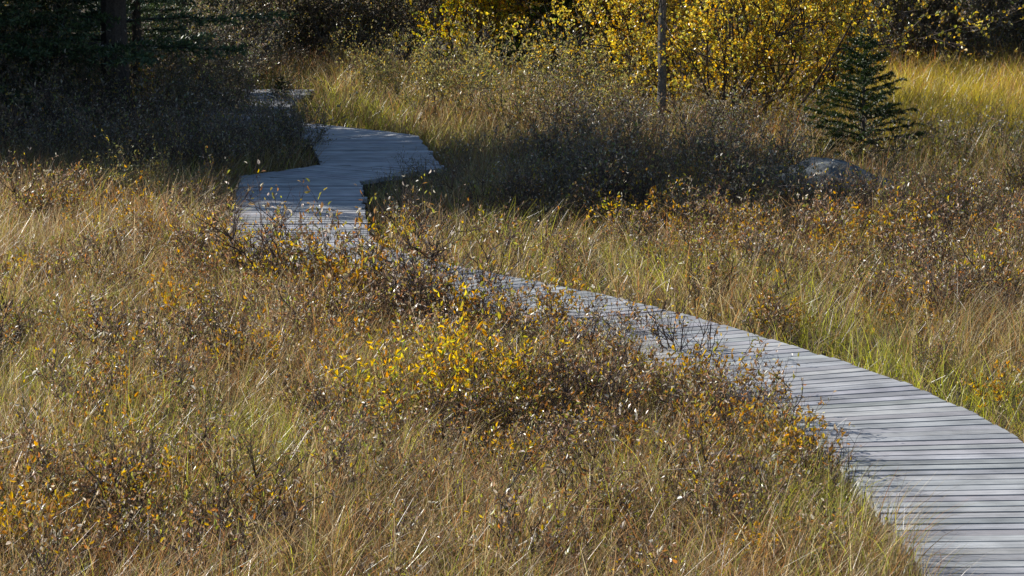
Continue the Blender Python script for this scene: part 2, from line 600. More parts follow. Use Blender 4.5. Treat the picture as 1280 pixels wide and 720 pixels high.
GREENSPOTS = spots([(90, 262, .9, .7, .8), (230, 250, .6, .6, .6), (120, 560, .6, 1.0, .55), (290, 600, .55, .9, .75), (640, 640, .3, .6, .3),
                    (430, 690, .5, .5, .4), (1050, 440, .45, .5, 1.0), (1010, 400, .35, .6, .7), (1110, 470, .3, .4, .9), (1230, 515, .4, .6, .9),
                    (780, 350, .5, .4, .7), (860, 365, .5, .4, .6), (600, 310, .5, .7, .5), (1040, 660, .18, .6, .6), (1000, 600, .2, .6, .45),
                    (1180, 165, 2.0, 3.0, 1.3), (480, 150, .8, 2.0, .8), (400, 140, .5, 2.0, .4), (1010, 690, .2, .5, .5)])
RUSTSPOTS = spots([(350, 330, 1.0, 2.0, .6), (150, 380, .9, 2.0, .5), (520, 430, .9, 1.5, .45), (850, 560, .5, 1.0, .4), (1000, 330, 1.0, 1.5, .4)])
PALESPOTS = spots([(120, 340, .9, 2, .5), (330, 420, .8, 1.6, .4), (1130, 350, .9, 1.8, .4), (740, 320, 1.0, .8, .5), (1160, 440, .5, .6, .5)])


def grass_field(name, label, seed, n, xr, yr, side, hmul=1.0, keep=None, green_bias=0.0, tone=1.0):
    rng = np.random.default_rng(seed)
    # stratified by depth so that near ground gets at least as many blades
    x = rng.uniform(xr[0], xr[1], n); y = rng.uniform(yr[0], yr[1], n)
    half = .175 * y + 1.1
    m = np.abs(x) < half
    x, y = x[m], y[m]
    # tussocks: pull half of the blades together
    cell = .16
    cx = (np.floor(x / cell) + .5) * cell; cy = (np.floor(y / cell) + .5) * cell
    jx = cx + (vnoise(cx * 9.1, cy * 7.7, .31, 8) - .5) * cell * 1.2; jy = cy + (vnoise(cx * 6.3, cy * 8.9, .37, 9) - .5) * cell * 1.2
    pull = rng.uniform(0, 1, len(x)) < .68
    k = rng.uniform(.45, .9, len(x))
    x = np.where(pull, x + (jx - x) * k, x); y = np.where(pull, y + (jy - y) * k, y)
    d, sd = path_dist(x, y)
    ok = d > W / 2 + .03
    if side: ok &= (sd * side > 0)
    if keep is not None: ok &= keep(x, y, rng)
    x, y, d = x[ok], y[ok], d[ok]
    n = len(x)
    g = vnoise(x, y, 1.1, 21) * .6 + vnoise(x, y, .35, 22) * .4
    gr = np.clip((g - .52) * 1.6 + blob(x, y, GREENSPOTS) + green_bias, 0, 1)
    ru = np.clip((vnoise(x, y, .8, 23) - .5) * 1.2 + blob(x, y, RUSTSPOTS), 0, 1)
    pa = np.clip((vnoise(x, y, .5, 24) - .55) * 1.4 + blob(x, y, PALESPOTS), 0, 1)
    u = rng.uniform(0, 1, n)
    isg = u < .19 + .66 * gr
    u2 = rng.uniform(0, 1, n)
    ct = np.where((u2 < .20 + .25 * pa)[:, None], STRAW, np.where((u2 < .58)[:, None], TAN, BROWN))
    ct = np.where((rng.uniform(0, 1, n) < (.12 + .40 * ru))[:, None], RUST, ct)
    gc = np.where((rng.uniform(0, 1, n) < .35 + .3 * gr)[:, None], LIME, np.where((rng.uniform(0, 1, n) < .5)[:, None], OLIVE, GREEN))
    gtip = gc * .75 + TAN * .25
    jit = (1 + rng.normal(0, .32, (n, 1))).clip(.3, 2.0) * tone * 1.1
    top = np.where(isg[:, None], gtip, ct) * jit
    bot = np.where(isg[:, None], gc, ct * .55 + OLIVE * .45) * jit
    hn = .20 + .20 * vnoise(x, y, 1.3, 25) + .18 * vnoise(x, y, .28, 26)
    h = hn * hmul * rng.uniform(.35, 1.15, n) * np.where(isg, .95, 1.0)
    h *= np.clip((.68 if side > 0 else .55) + (d - W / 2) * 1.3, .5, 1)
    az = rng.normal(-.2, 1.9, n) + (vnoise(x, y, .3, 27) - .5) * 3.0
    lean = np.abs(rng.normal(.18, .24, n)) + .03
    curl = np.where(rng.uniform(0, 1, n) < .3, rng.uniform(.5, 1.1, n), np.abs(rng.normal(.2, .25, n)))
    lying = rng.uniform(0, 1, n) < .16          # matted dead blades
    lean = np.where(lying, rng.uniform(.8, 1.45, n), lean); h = np.where(lying, h * .8, h)
    top = np.where(lying[:, None], top * .72, top); curl = np.where(lying, rng.normal(0, .35, n), curl)
    wid = rng.uniform(.0026, .0052, n) * np.clip(y / 20, 1, 2.2)
    geo = Geo()
    geo.add(*blade_mesh(rng, x, y, h, wid, bot, top, lean, curl, az))
    # bent pale stalks standing above the rest
    m = rng.uniform(0, 1, n) < .013
    q = m.sum()
    geo.add(*blade_mesh(rng, x[m], y[m], h[m] * rng.uniform(1.1, 1.45, q), np.full(q, .0032) * np.clip(y[m] / 20, 1, 2), np.tile(TAN, (q, 1)),
                        np.tile(np.array([.52, .44, .29]), (q, 1)) * rng.uniform(.7, 1.1, (q, 1)), rng.uniform(.1, .35, q), rng.uniform(.4, 1.0, q), rng.normal(-.2, .9, q), 6))
    o = link(name, geo.mesh(name, M_GRASS))
    tag(o, label, "grass", kind="stuff")
    return o


nearkeep = lambda x, y, rng: np.ones(len(x), bool)
grass_field("meadow_grass", "tan and olive autumn meadow grass filling the ground left of the boardwalk", 1, 260000, (-6.2, 3.0), (11.5, 28.6), +1)
grass_field("meadow_grass", "dry brown and bright green grass along the right edge of the boardwalk", 2, 120000, (-1.6, 6.0), (11.5, 28.6), -1, .95)
grass_field("meadow_grass", "grass in the shade around the far bends of the boardwalk", 3, 70000, (-8, 9), (28.6, 34), 0, 1.1,
            lambda x, y, r: (x < 2.0) | (y < 30))
grass_field("tall_grass", "bright yellow green stand of tall grass at the right behind the boulder", 4, 90000, (2.3, 9), (30.0, 39), 0, 1.2, None, .30, np.array([1.25, 1.06, .85]))
grass_field("meadow_grass", "pale grass strip below the willow shrubs on the far bank", 5, 55000, (-8, 3), (33.5, 39.5), 0, 1.05, None, .1)

# ------------------------------------------------------------------ shrub prototypes
def pair(g): return (g[0].arrays(), g[1].arrays())


low_brown = [make_plant(100 + i, 9, .42, .0055, .65, 2, 300, BROWNLEAF, (.031, .44), TWIG_DARK, 1.0, upb=.15) for i in range(6)]
low_gold = [make_plant(120 + i, 9, .42, .0045, .75, 2, 360, GOLDLEAF, (.035, .44), TWIG_DARK, 1.0, upb=.15) for i in range(3)]
low_amber = [make_plant(140 + i, 9, .42, .0045, .75, 2, 340, AMBERLEAF, (.036, .44), TWIG_DARK, 1.0, upb=.15) for i in range(4)]
low_bare = [make_plant(160 + i, 8, .50, .0075, .7, 3, 110, BROWNLEAF, (.030, .44), (.075, .05, .04), .85) for i in range(3)]
willow = [make_plant(180 + i, 14, .80, .006, .6, 2, 900, WILLOWLEAF, (.040, .36), TWIG_GREY, 1.0, upb=.16) for i in range(5)]
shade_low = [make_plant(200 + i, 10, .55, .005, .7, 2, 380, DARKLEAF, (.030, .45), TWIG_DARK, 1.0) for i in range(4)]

PROTO = {}


def bake(kind, protos, stem_name="stems", leaf_name="foliage"):
    PROTO[kind] = [(g[0].mesh(kind + "_stems", M_BARK), g[1].mesh(kind + "_foliage", M_LEAF)) for g in protos]


for k_, p_ in (("low_brown", low_brown), ("low_gold", low_gold), ("low_amber", low_amber), ("low_bare", low_bare), ("willow", willow), ("shade_low", shade_low)):
    bake(k_, p_)
prng = random.Random(5)


def shrub(name, kind, px, py, sc, label, group=None, scz=None, rot=None):
    x, y = at(px, py)
    st, fo = prng.choice(PROTO[kind])
    r = bpy.data.objects.new(name, None); COL.objects.link(r)
    r.location = (x, y, float(ground_z(np.array([x]), np.array([y]))[0]))
    r.rotation_euler = (0, 0, prng.uniform(0, 6.283) if rot is None else rot)
    r.scale = (sc, sc, scz or sc)
    tag(r, label, "shrub", group)
    link("stems", st, r); link("foliage", fo, r)
    return r


# undergrowth that nobody could count: low clumps merged in one mass
def undergrowth(name, label, seed, groups, n, xr, yr, keep, sc=(.6, 1.0)):
    rng = np.random.default_rng(seed)
    src = [(g[0].arrays(), g[1].arrays()) for g in groups]
    gs = Geo()
    x = rng.uniform(*xr, n); y = rng.uniform(*yr, n)
    d, sd = path_dist(x, y)
    ok = (np.abs(x) < .175 * y + .9) & (d > W / 2 + .16) & keep(x, y, sd, rng)
    twv = Geo(); lfv = Geo()
    for a, b in zip(x[ok], y[ok]):
        s = src[rng.integers(len(src))]
        k = rng.uniform(*sc); r = rng.uniform(0, 6.28); z = float(ground_z(np.array([a]), np.array([b]))[0])
        place(twv, s[0], a, b, z, r, k); place(lfv, s[1], a, b, z, r, k)
    v1, f1, c1 = twv.arrays(); v2, f2, c2 = lfv.arrays()
    gs.add(v1, f1, c1); gs.add(v2, f2, c2)
    me = gs.mesh(name, M_BARK)
    me.materials.append(M_LEAF)
    mi = np.zeros(len(f1) + len(f2), np.int32); mi[len(f1):] = 1
    me.polygons.foreach_set("material_index", mi)
    return tag(link(name, me), label, "undergrowth", kind="stuff")


SHRUBZONE = spots([(560, 400, 1.1, 2.2, 1.0), (700, 470, .9, 1.8, 1.0), (850, 520, .6, 1.6, .9), (640, 560, .9, 1.4, .7), (380, 350, .9, 1.6, .6), (470, 320, 1.0, 1.6, .9),
                   (120, 690, .9, .8, .8), (330, 700, .5, .5, .5), (900, 640, .5, .8, .5), (780, 680, .6, .6, .5)])
RZONE = spots([(1100, 310, 2.0, 1.6, 1.0), (1240, 380, 1.0, 1.6, .9), (900, 300, 1.2, 1.0, .6), (1000, 350, .6, .8, .4)])


def keep_left(x, y, sd, r): return (sd > 0) & (r.uniform(0, 1, len(x)) < np.clip(blob(x, y, SHRUBZONE) * .8 + .2, 0, 1))


def keep_right(x, y, sd, r): return (sd < 0) & (r.uniform(0, 1, len(x)) < np.clip(blob(x, y, RZONE) + .14, 0, 1))


def at_all(x, y, sd, r): return np.ones(len(x), bool)


undergrowth("low_undergrowth", "rusty brown twiggy undergrowth woven through the meadow left of the boardwalk", 31, low_brown + low_brown + low_amber[:2] + low_bare, 1250, (-5, 2.5), (12.5, 26.5), keep_left, (.55, .95))
undergrowth("low_undergrowth", "brown twiggy undergrowth in the meadow right of the boardwalk", 32, low_brown + low_amber[:1] + low_bare[:1], 560, (-1, 6), (17, 27.5), keep_right, (.55, .95))
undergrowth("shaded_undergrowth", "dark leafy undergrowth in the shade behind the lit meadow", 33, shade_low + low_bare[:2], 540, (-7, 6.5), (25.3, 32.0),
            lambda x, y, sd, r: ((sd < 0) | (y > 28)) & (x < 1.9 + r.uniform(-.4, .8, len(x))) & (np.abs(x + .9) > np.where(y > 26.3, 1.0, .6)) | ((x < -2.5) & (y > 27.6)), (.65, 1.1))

# ------------------------------------------------------------------ single shrubs in the foreground
LG = "yellow leaved low shrubs in the meadow"
for px, py, sc, kind, label in [
    (565, 545, 1.15, "low_gold", "low shrub with the brightest yellow leaves in the middle of the meadow"),
    (485, 545, 1.05, "low_gold", "yellow and orange leaved low shrub left of the brightest yellow one"),
    (640, 530, 1.0, "low_gold", "yellow low shrub right of the brightest one towards the boardwalk"),
    (540, 505, .9, "low_gold", "amber leaved low shrub just behind the brightest yellow shrub"),
    (400, 395, .95, "low_amber", "yellow brown shrub in the grass in front of the shaded boardwalk section"),
    (350, 392, .85, "low_gold", "yellowish low shrub at the left end of the shrub patch near the shaded boardwalk"),
    (470, 345, .6, "low_gold", "small yellow tinged shrub in front of the boardwalk corner"),
    (300, 318, .75, "low_bare", "bare twiggy shrub standing in front of the left edge of the shaded boardwalk"),
    (530, 365, 1.1, "low_bare", "dark twiggy shrub hiding the bend of the boardwalk"),
    (610, 385, 1.1, "low_bare", "tall dark twigged shrub where the boardwalk comes out of the brush"),
    (690, 425, 1.0, "low_amber", "orange tipped shrub at the boardwalk edge left of the visible planks"),
    (860, 470, 1.05, "low_bare", "leafless dark shrub leaning over the left edge of the near boardwalk"),
    (780, 440, .9, "low_brown", "brown shrub with yellow tips along the middle of the near boardwalk"),
    (960, 560, 1.0, "low_brown", "brown dry shrub against the left edge of the near boardwalk"),
    (900, 520, .9, "low_amber", "brown and amber shrub two steps left of the near boardwalk"),
    (1040, 640, .7, "low_bare", "grey twigs overhanging the nearest planks of the boardwalk"),
    (60, 715, 1.0, "low_amber", "orange brown shrub in the near left corner of the meadow"),
    (150, 730, .9, "low_brown", "brown shrub with shiny leaves at the near left of the meadow"),
    (640, 735, 1.0, "low_brown", "brown shrub with pale leaves at the near middle of the meadow"),
    (760, 305, .8, "low_gold", "small bright yellow sprig standing alone against the dark shade"),
    (500, 318, .6, "low_gold", "small yellow sprig at the right corner of the shaded boardwalk section"),
    (165, 272, .62, "willow", "pale leaved shrub rising from the meadow edge against the dark spruces"),
    (80, 285, .8, "low_amber", "orange tipped shrub at the meadow edge left of the pale shrub"),
    (1160, 480, .6, "low_brown", "small brown shrub in the grass right of the boardwalk"),
    (960, 425, .8, "low_bare", "dark dead twigs lying in the grass right of the boardwalk"),
    (1240, 400, 1.1, "low_brown", "large brown shrub in the right meadow near the picture edge"),
    (1120, 330, 1.0, "low_amber", "amber flecked shrub in the right meadow below the boulder"),
    (1190, 320, 1.0, "low_brown", "brown shrub in the right meadow beyond the amber flecked one"),
    (1030, 330, .9, "low_brown", "brown shrub in the right meadow left of the amber flecked one"),
    (130, 270, .5, "willow", "pale low shrub at the meadow edge between the orange tipped and the pale leaved shrub"),
    (600, 285, .9, "low_bare", "bare dark twigs at the sunlit front edge of the dark band"),
    (905, 292, .9, "low_brown", "brown shrub at the sunlit front edge left of the boulder"),
    (172, 152, 1.1, "low_gold", "yellow leaved sprig in the dark grove right of the bare spruce trunk"),
    (12, 120, 1.1, "low_gold", "yellow leaved sprig in the dark grove at the left picture edge"),
    (205, 266, .5, "willow", "small pale shrub at the meadow edge right of the pale leaved shrub"),
]:
    shrub("low_shrub", kind, px, py, sc, label)
for i, (sp, off, sc, kind) in enumerate([(21.9, .22, 1.2, "low_brown"), (21.6, .5, 1.3, "low_bare"), (21.2, .25, 1.3, "low_brown"), (20.9, .55, 1.3, "low_amber"), (20.6, .22, 1.3, "low_bare"),
                                        (20.2, .45, 1.25, "low_brown"), (19.9, .2, 1.0, "low_brown"), (19.5, .4, 1.0, "low_bare"), (19.1, .22, .95, "low_amber"), (18.7, .4, .95, "low_brown"),
                                        (18.3, .2, .9, "low_bare"), (17.9, .35, .9, "low_brown"), (17.4, .2, .85, "low_bare"), (16.9, .3, .85, "low_brown"), (16.4, .16, .8, "low_bare"), (15.8, .22, .8, "low_brown"),
                                        (22.3, .3, .8, "low_gold"), (22.7, .45, .7, "low_brown"), (22.5, .3, .85, "low_brown"), (22.0, .45, 1.25, "low_brown"), (21.7, .18, 1.25, "low_brown"), (21.4, .45, 1.3, "low_brown"), (21.0, .3, 1.3, "low_brown"), (20.8, .25, 1.25, "low_bare"), (20.4, .3, 1.25, "low_brown"),
                                        (20.0, .5, 1.2, "low_brown"), (19.7, .3, 1.1, "low_amber"), (15.1, .2, .7, "low_brown"), (23.0, .25, .7, "low_amber")]):
    k = np.abs(CL[:, 1] - sp * 1.0156).argmin()
    tx, ty = norm(CL[k + 2] - CL[k - 2])
    X, Y = CL[k, 0] - ty * (W / 2 + off), CL[k, 1] + tx * (W / 2 + off)
    o = shrub("low_shrub", kind, 640, 600, sc, "brown twiggy low shrub crowding the left edge of the boardwalk", "shrubs along the left edge of the boardwalk")
    o.location = (X, Y, float(ground_z(np.array([X]), np.array([Y]))[0]))

# ------------------------------------------------------------------ willows on the far bank
wl = "pale yellow green willow shrub in the lit band on the far bank"
for i, (px, py, sc) in enumerate([(455, 138, .75), (500, 148, .8), (545, 160, .9), (590, 165, .95), (635, 172, 1.0), (680, 170, 1.05), (725, 176, 1.0), (765, 182, .95),
                                  (440, 112, .7), (480, 118, .85), (530, 128, .9), (575, 132, 1.0), (620, 138, 1.05), (665, 140, 1.1), (710, 142, 1.1), (755, 146, 1.0), (795, 150, .9)]):
    shrub("willow_shrub", "willow", px + prng.uniform(-8, 8), py, sc * (.98 if i < 8 else .86), wl, "willow shrubs on the far bank")
for px, py, sc, lab in [(885, 225, .6, "low shrub with yellow tips below the golden birch"), (945, 228, .6, "low amber shrub left of the boulder"), (700, 232, .6, "amber flecked low shrub in the dark band between the deck and the slender trunk"), (640, 215, .6, "brown low shrub with yellow specks in the dark band right of the far bend"), (770, 240, .6, "yellow specked low shrub in the dark band below the slender trunk"), (860, 262, .6, "dull amber low shrub at the front of the dark band"), (815, 228, .7, "yellow sprigged shrub at the foot of the slender pole trunk"),
                        (1200, 260, .75, "shrub with pale tips right of the boulder"), (1265, 255, .7, "shrub in the shade at the right picture edge beside the tall grass")]:
    shrub("low_shrub", "low_amber", px, py, sc, lab)
for px, py, sc, lab, grp in [(330, 205, .8, "olive shrub on the dark bank between the two shaded boardwalk bends", None), (290, 205, .8, "dark leafed shrub at the left of the bank between the bends", None),
                        (385, 200, .6, "shrub at the tip of the bank inside the far boardwalk bend", None), (585, 222, .7, "dark shrub on the outside of the far boardwalk bend", None),
                        (355, 196, .75, "dark shrub on the bank between the bends", "bank shrubs"), (310, 188, .8, "dark shrub on the bank between the bends", "bank shrubs"), (345, 180, .8, "dark shrub on the bank between the bends", "bank shrubs"),
                        (372, 186, .7, "dark shrub on the bank between the bends", "bank shrubs"), (325, 172, .8, "dark shrub on the bank between the bends", "bank shrubs"),
                        (278, 152, .9, "dark shrub on the bank between the bends", "bank shrubs"), (300, 158, .8, "dark shrub on the bank between the bends", "bank shrubs"), (322, 160, .7, "dark shrub on the bank between the bends", "bank shrubs"), (268, 132, .9, "dark shrub on the bank between the bends", "bank shrubs"), (515, 238, .55, "dark shrub crowding the right edge of the shaded boardwalk", "shrubs right of the shaded boardwalk"), (500, 262, .6, "dark shrub crowding the right edge of the shaded boardwalk", "shrubs right of the shaded boardwalk"),
                        (500, 286, .55, "dark shrub crowding the right edge of the shaded boardwalk", "shrubs right of the shaded boardwalk"), (560, 258, .7, "dark shrub crowding the right edge of the shaded boardwalk", "shrubs right of the shaded boardwalk"),
                        *[(px, py, sc, "dark twiggy shrub among the stems below the golden birches", "shrubs below the golden birches") for px, py, sc in ((770, 186, .9), (800, 192, 1.0), (845, 190, 1.0), (885, 194, 1.1), (920, 198, 1.0), (955, 196, 1.1), (990, 198, 1.0), (1020, 205, .9), (870, 206, .8), (940, 210, .8))],
                        *[(px, py, sc, "dark low shrub in the brush around the young spruce and the boulder", "shrubs around the young spruce") for px, py, sc in ((1110, 228, .9), (1140, 222, .8), (1035, 216, .8), (975, 222, .8), (1170, 215, .9), (1205, 220, .9), (1240, 212, .9), (1275, 225, .9), (1128, 246, .7), (1165, 244, .6), (925, 250, .7), (955, 240, .7))],
                        (366, 143, .8, "low dark bush at the inner corner of the far boardwalk", None)]:
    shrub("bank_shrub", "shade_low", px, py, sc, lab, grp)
for px, py, sc in [(20, 225, 1.3), (75, 215, 1.2), (120, 228, 1.1), (200, 222, 1.2), (245, 230, 1.0), (40, 190, 1.5), (100, 178, 1.4), (190, 180, 1.5), (245, 190, 1.3), (15, 155, 1.7), (75, 145, 1.6),
                   (205, 148, 1.7), (255, 150, 1.5), (230, 120, 1.7), (270, 118, 1.4), (180, 115, 1.7), (110, 118, 1.7), (40, 115, 1.8), (285, 100, 1.5), (-30, 200, 1.5), (-30, 150, 1.7), (275, 135, 1.2), (262, 165, 1.3), (300, 155, 1.0)]:
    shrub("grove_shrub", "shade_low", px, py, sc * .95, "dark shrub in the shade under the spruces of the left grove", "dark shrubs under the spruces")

# ------------------------------------------------------------------ trees
def tree_root(name, x, y, label, cat="tree", group=None):
    r = bpy.data.objects.new(name, None); COL.objects.link(r)
    r.location = (x, y, float(ground_z(np.array([x]), np.array([y]))[0]))
    tag(r, label, cat, group)
    return r


NEEDLES = [(40, (.045, .075, .035)), (30, (.06, .095, .038)), (20, (.08, .11, .04)), (10, (.11, .12, .05))]


def spruce_geo(seed, h, r0, z0, lmax, whorl, needle, per_m, pal=NEEDLES, droop=.35, gap=.0, bark=(.07, .055, .045)):
    rng = np.random.default_rng(seed)
    zs = np.linspace(-.1, h, 14)
    path = np.stack([np.cumsum(rng.normal(0, .006 * h / 9, 14)), np.cumsum(rng.normal(0, .006 * h / 9, 14)), zs], 1)
    rad = r0 * (1 - zs / h).clip(0, 1) ** .85 + .004
    rad[0] *= 1.25
    tr = Geo(); tr.add(*tube(path, rad, bark, 9, .06, rng))
    segs = []
    z = z0
    while z < h * .985:
        f = 1 - z / h
        nb = rng.integers(4, 7)
        a0 = rng.uniform(0, 6.28)
        for b in range(nb):
            if rng.uniform() < gap: continue
            az = a0 + b * 6.283 / nb + rng.normal(0, .25)
            L = lmax * (f ** .8) * rng.uniform(.65, 1.1) + .05
            o = np.array([math.cos(az), math.sin(az), 0])
            cx = np.interp(z, zs, path[:, 0]); cy = np.interp(z, zs, path[:, 1])
            p = np.array([cx, cy, z + rng.normal(0, .03)])
            n = max(4, int(L / .14))
            for k in range(n):
                t = k / n
                sl = .35 * (1 - f) + .12 - droop * math.sin(t * 2.4) * f + .25 * t * t
                q = p + norm(o + UP * sl + rng.normal(0, .05, 3)) * (L / n)
                rr = .011 * L / 1.5 + .002
                segs.append((p, q, rr * (1 - t) + .0015, rr * (1 - t - 1 / n) + .0015))
                side = norm(np.cross(o, UP))
                for s in (-1, 1):
                    if t < .12 or rng.uniform() < .12: continue
                    l2 = L * .38 * (1 - t * .75) * rng.uniform(.6, 1.1)
                    d2 = norm(o * .75 + side * s * .8 - UP * .18 * f + rng.normal(0, .12, 3))
                    m = max(2, int(l2 / .12)); pp = q
                    for _ in range(m):
                        d2 = norm(d2 + rng.normal(0, .07, 3) + o * .05)
                        qq = pp + d2 * l2 / m
                        segs.append((pp, qq, .0028, .0016)); pp = qq
                p = q
        z += whorl * rng.uniform(.7, 1.2)
    tw = twigs(segs, np.array(bark) * .9)
    tr.add(*tw)
    a = np.array([s[0] for s in segs]); b = np.array([s[1] for s in segs])
    ln = np.linalg.norm(b - a, axis=1)
    cnt = rng.poisson(ln * per_m)
    i = np.repeat(np.arange(len(segs)), cnt)
    P = a[i] + (b[i] - a[i]) * rng.uniform(0, 1, (len(i), 1))
    D = norm(b[i] - a[i]) * .75 + norm(rng.normal(0, 1, (len(i), 3)) + UP * .25) * .8
    cr = Geo()
    cr.add(*slivers(rng, P, D, rng.uniform(.7, 1.25, len(i)) * needle[0], rng.uniform(.8, 1.2, len(i)) * needle[1], pick(rng, pal, len(i), .22)))
    return tr, cr


def put_tree(name, geo, x, y, label, rot=0, sc=1, cat="tree", group=None, mats=(M_BARK, M_NEEDLE), parts=("trunk", "crown")):
    r = tree_root(name, x, y, label, cat, group)
    r.rotation_euler = (0, 0, rot); r.scale = (sc, sc, sc)
    m1 = geo[0] if isinstance(geo[0], bpy.types.Mesh) else geo[0].mesh(name + "_" + parts[0], mats[0])
    m2 = geo[1] if isinstance(geo[1], bpy.types.Mesh) else geo[1].mesh(name + "_" + parts[1], mats[1])
    link(parts[0], m1, r); link(parts[1], m2, r)
    return r, (m1, m2)


big = spruce_geo(301, 9.0, .15, .95, 1.7, .27, (.065, .020), 110, gap=.06, bark=(.055, .045, .04))
x, y = at(147, 172)
_, BIG = put_tree("spruce_tree", big, x, y, "tall dark spruce whose bare lower trunk stands left of the boardwalk")
low = spruce_geo(302, 8.6, .16, .25, 1.75, .22, (.065, .022), 120, gap=.05)
_, LOW = put_tree("spruce_tree", low, -5.6, 33.2, "dark spruce with branches down to the ground at the left picture edge")
for i, (x, y, s, m) in enumerate([(-7.2, 30.4, .70, LOW), (-7.5, 32.5, 1.05, LOW), (-6.7, 33.9, 1.05, LOW), (-9.2, 31.7, .80, LOW), (-9.3, 33.7, 1.15, LOW), (-8.3, 34.9, .9, LOW), (-5.3, 31.5, .72, LOW),
                                  (-5.9, 29.4, .45, LOW), (-6.6, 29.9, .6, LOW), (-5.7, 30.6, .5, LOW), (-8.5, 31.2, .85, LOW), (-10.4, 32.7, 1.0, BIG), (-10.9, 34.4, 1.05, LOW), (-6.3, 32.4, .85, LOW), (-8.0, 33.4, 1.0, LOW),
                                  (-4.9, 34.6, .5, LOW), (-6.9, 30.7, .72, LOW), (-8.0, 31.3, .85, LOW), (-8.8, 31.6, .92, LOW), (-7.9, 30.5, .76, LOW), (-9.6, 32.2, .98, LOW), (-9.5, 32.9, 1.05, LOW), (-10.2, 33.5, 1.1, LOW), (-9.8, 36.0, 1.22, LOW), (-10.3, 35.2, 1.2, LOW), (-8.9, 35.4, 1.08, LOW), (-7.3, 29.3, .62, LOW), (-8.7, 32.3, .95, LOW), (-9.0, 33.0, 1.0, LOW), (-8.9, 34.3, .95, LOW), (-9.8, 33.2, 1.05, LOW), (-10.0, 34.8, 1.1, LOW), (-8.2, 32.8, .9, LOW), (-7.2, 33.2, .9, LOW), (-6.9, 31.7, .75, LOW), (-6.2, 31.2, .68, LOW), (-4.3, 36.6, .42, LOW), (-4.7, 33.4, .36, LOW), (-4.0, 38.8, .45, LOW), (-6.6, 36.6, .42, LOW), (-8.4, 38, .5, LOW), (-7.4, 40, .42, LOW), (-6.0, 38.6, .4, LOW), (-7.2, 42.5, .45, LOW), (-5.2, 35.6, .5, LOW), (-4.6, 41.5, .4, LOW)]):
    put_tree("spruce_tree", m, x, y, "dark spruce of the grove beyond the left picture edge", 1.3 * i + .5, s, group="spruces of the left grove")
x, y = at(40, 120)
put_tree("spruce_tree", BIG, x, y, "dark spruce deep in the grove behind the branchy one at the left picture edge", 2.1, .5)
x, y = at(180, 75)
put_tree("spruce_tree", LOW, x - .2, y, "dark spruce behind the bare trunk at the far left of the walk", 4.0, .42)
x, y = at(250, 85)
put_tree("spruce_tree", BIG, x, y, "spruce with drooping low branches over the far end of the walk", 3.0, .34)

sap = spruce_geo(314, 1.3, .024, .12, .72, .068, (.030, .0070), 640, [(40, (.02, .038, .008)), (34, (.032, .055, .010)), (26, (.055, .08, .014))], droop=.16, gap=.08)  # needle palette darkened to stand in for shade on this spruce
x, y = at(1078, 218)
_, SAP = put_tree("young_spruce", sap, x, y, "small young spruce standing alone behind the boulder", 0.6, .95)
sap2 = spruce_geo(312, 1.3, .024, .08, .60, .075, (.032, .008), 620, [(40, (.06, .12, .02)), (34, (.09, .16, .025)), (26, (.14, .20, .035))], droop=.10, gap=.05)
DSAP = SAP
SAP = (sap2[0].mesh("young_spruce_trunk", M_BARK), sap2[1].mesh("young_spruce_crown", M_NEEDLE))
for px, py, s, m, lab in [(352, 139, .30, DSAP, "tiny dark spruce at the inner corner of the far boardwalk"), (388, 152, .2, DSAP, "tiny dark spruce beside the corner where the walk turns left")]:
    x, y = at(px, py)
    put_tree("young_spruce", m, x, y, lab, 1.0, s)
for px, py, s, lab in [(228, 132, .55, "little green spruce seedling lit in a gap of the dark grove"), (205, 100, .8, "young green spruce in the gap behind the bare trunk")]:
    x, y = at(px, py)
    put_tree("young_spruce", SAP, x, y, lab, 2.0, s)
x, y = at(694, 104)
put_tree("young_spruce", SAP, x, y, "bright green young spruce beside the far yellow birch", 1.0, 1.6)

# slender bare trunk in front of the golden birch
rng = np.random.default_rng(77)
x, y = at(826, 178)
zs = np.linspace(-.1, 5.5, 16)
path = np.stack([np.cumsum(rng.normal(0, .004, 16)), np.cumsum(rng.normal(0, .004, 16)), zs], 1)
g = Geo(); g.add(*tube(path, .048 * (1 - zs / 7.5), (.135, .125, .115), 9, .04, rng))
r = tree_root("slender_tree", x, y, "slender grey bare trunk rising straight in front of the golden birch")
link("trunk", g.mesh("slender_trunk", M_BARK), r)
for k in range(26):
    z = rng.uniform(.25, 5.3); az = rng.uniform(1.6, 4.9) if rng.uniform() < .7 else rng.uniform(0, 6.28)
    p = np.array([np.interp(z, zs, path[:, 0]), np.interp(z, zs, path[:, 1]), z]); d = norm(np.array([math.cos(az), math.sin(az), rng.uniform(-.1, .5)]))
    L = rng.uniform(.25, .75); segs = []
    for q in range(5):
        d = norm(d + rng.normal(0, .15, 3)); n_ = p + d * L / 5
        segs.append((p, n_, .006 - q * .001, .005 - q * .001))
        if q > 0 and rng.uniform() < .6:
            e = norm(d + rng.normal(0, .6, 3)); segs.append((n_, n_ + e * .16, .0025, .001))
        p = n_
    g = Geo(); g.add(*twigs(segs, (.07, .055, .045)))
    link("branch", g.mesh("slender_branch", M_BARK), r)

# golden birches: several stems, open crown of many small leaves
def birch_geo(seed, n_stem, h, n_leaf, pal, leaf=(.042, .72), spread=.55, kids=1.15, twig=(.075, .055, .045), lev=3, r=.020):
    return make_plant(seed, n_stem, h, r, spread, lev, n_leaf, pal, leaf, twig, kids, base_r=.35, wob=.17, upb=.07, shrink=(.33, .58), first=.10)


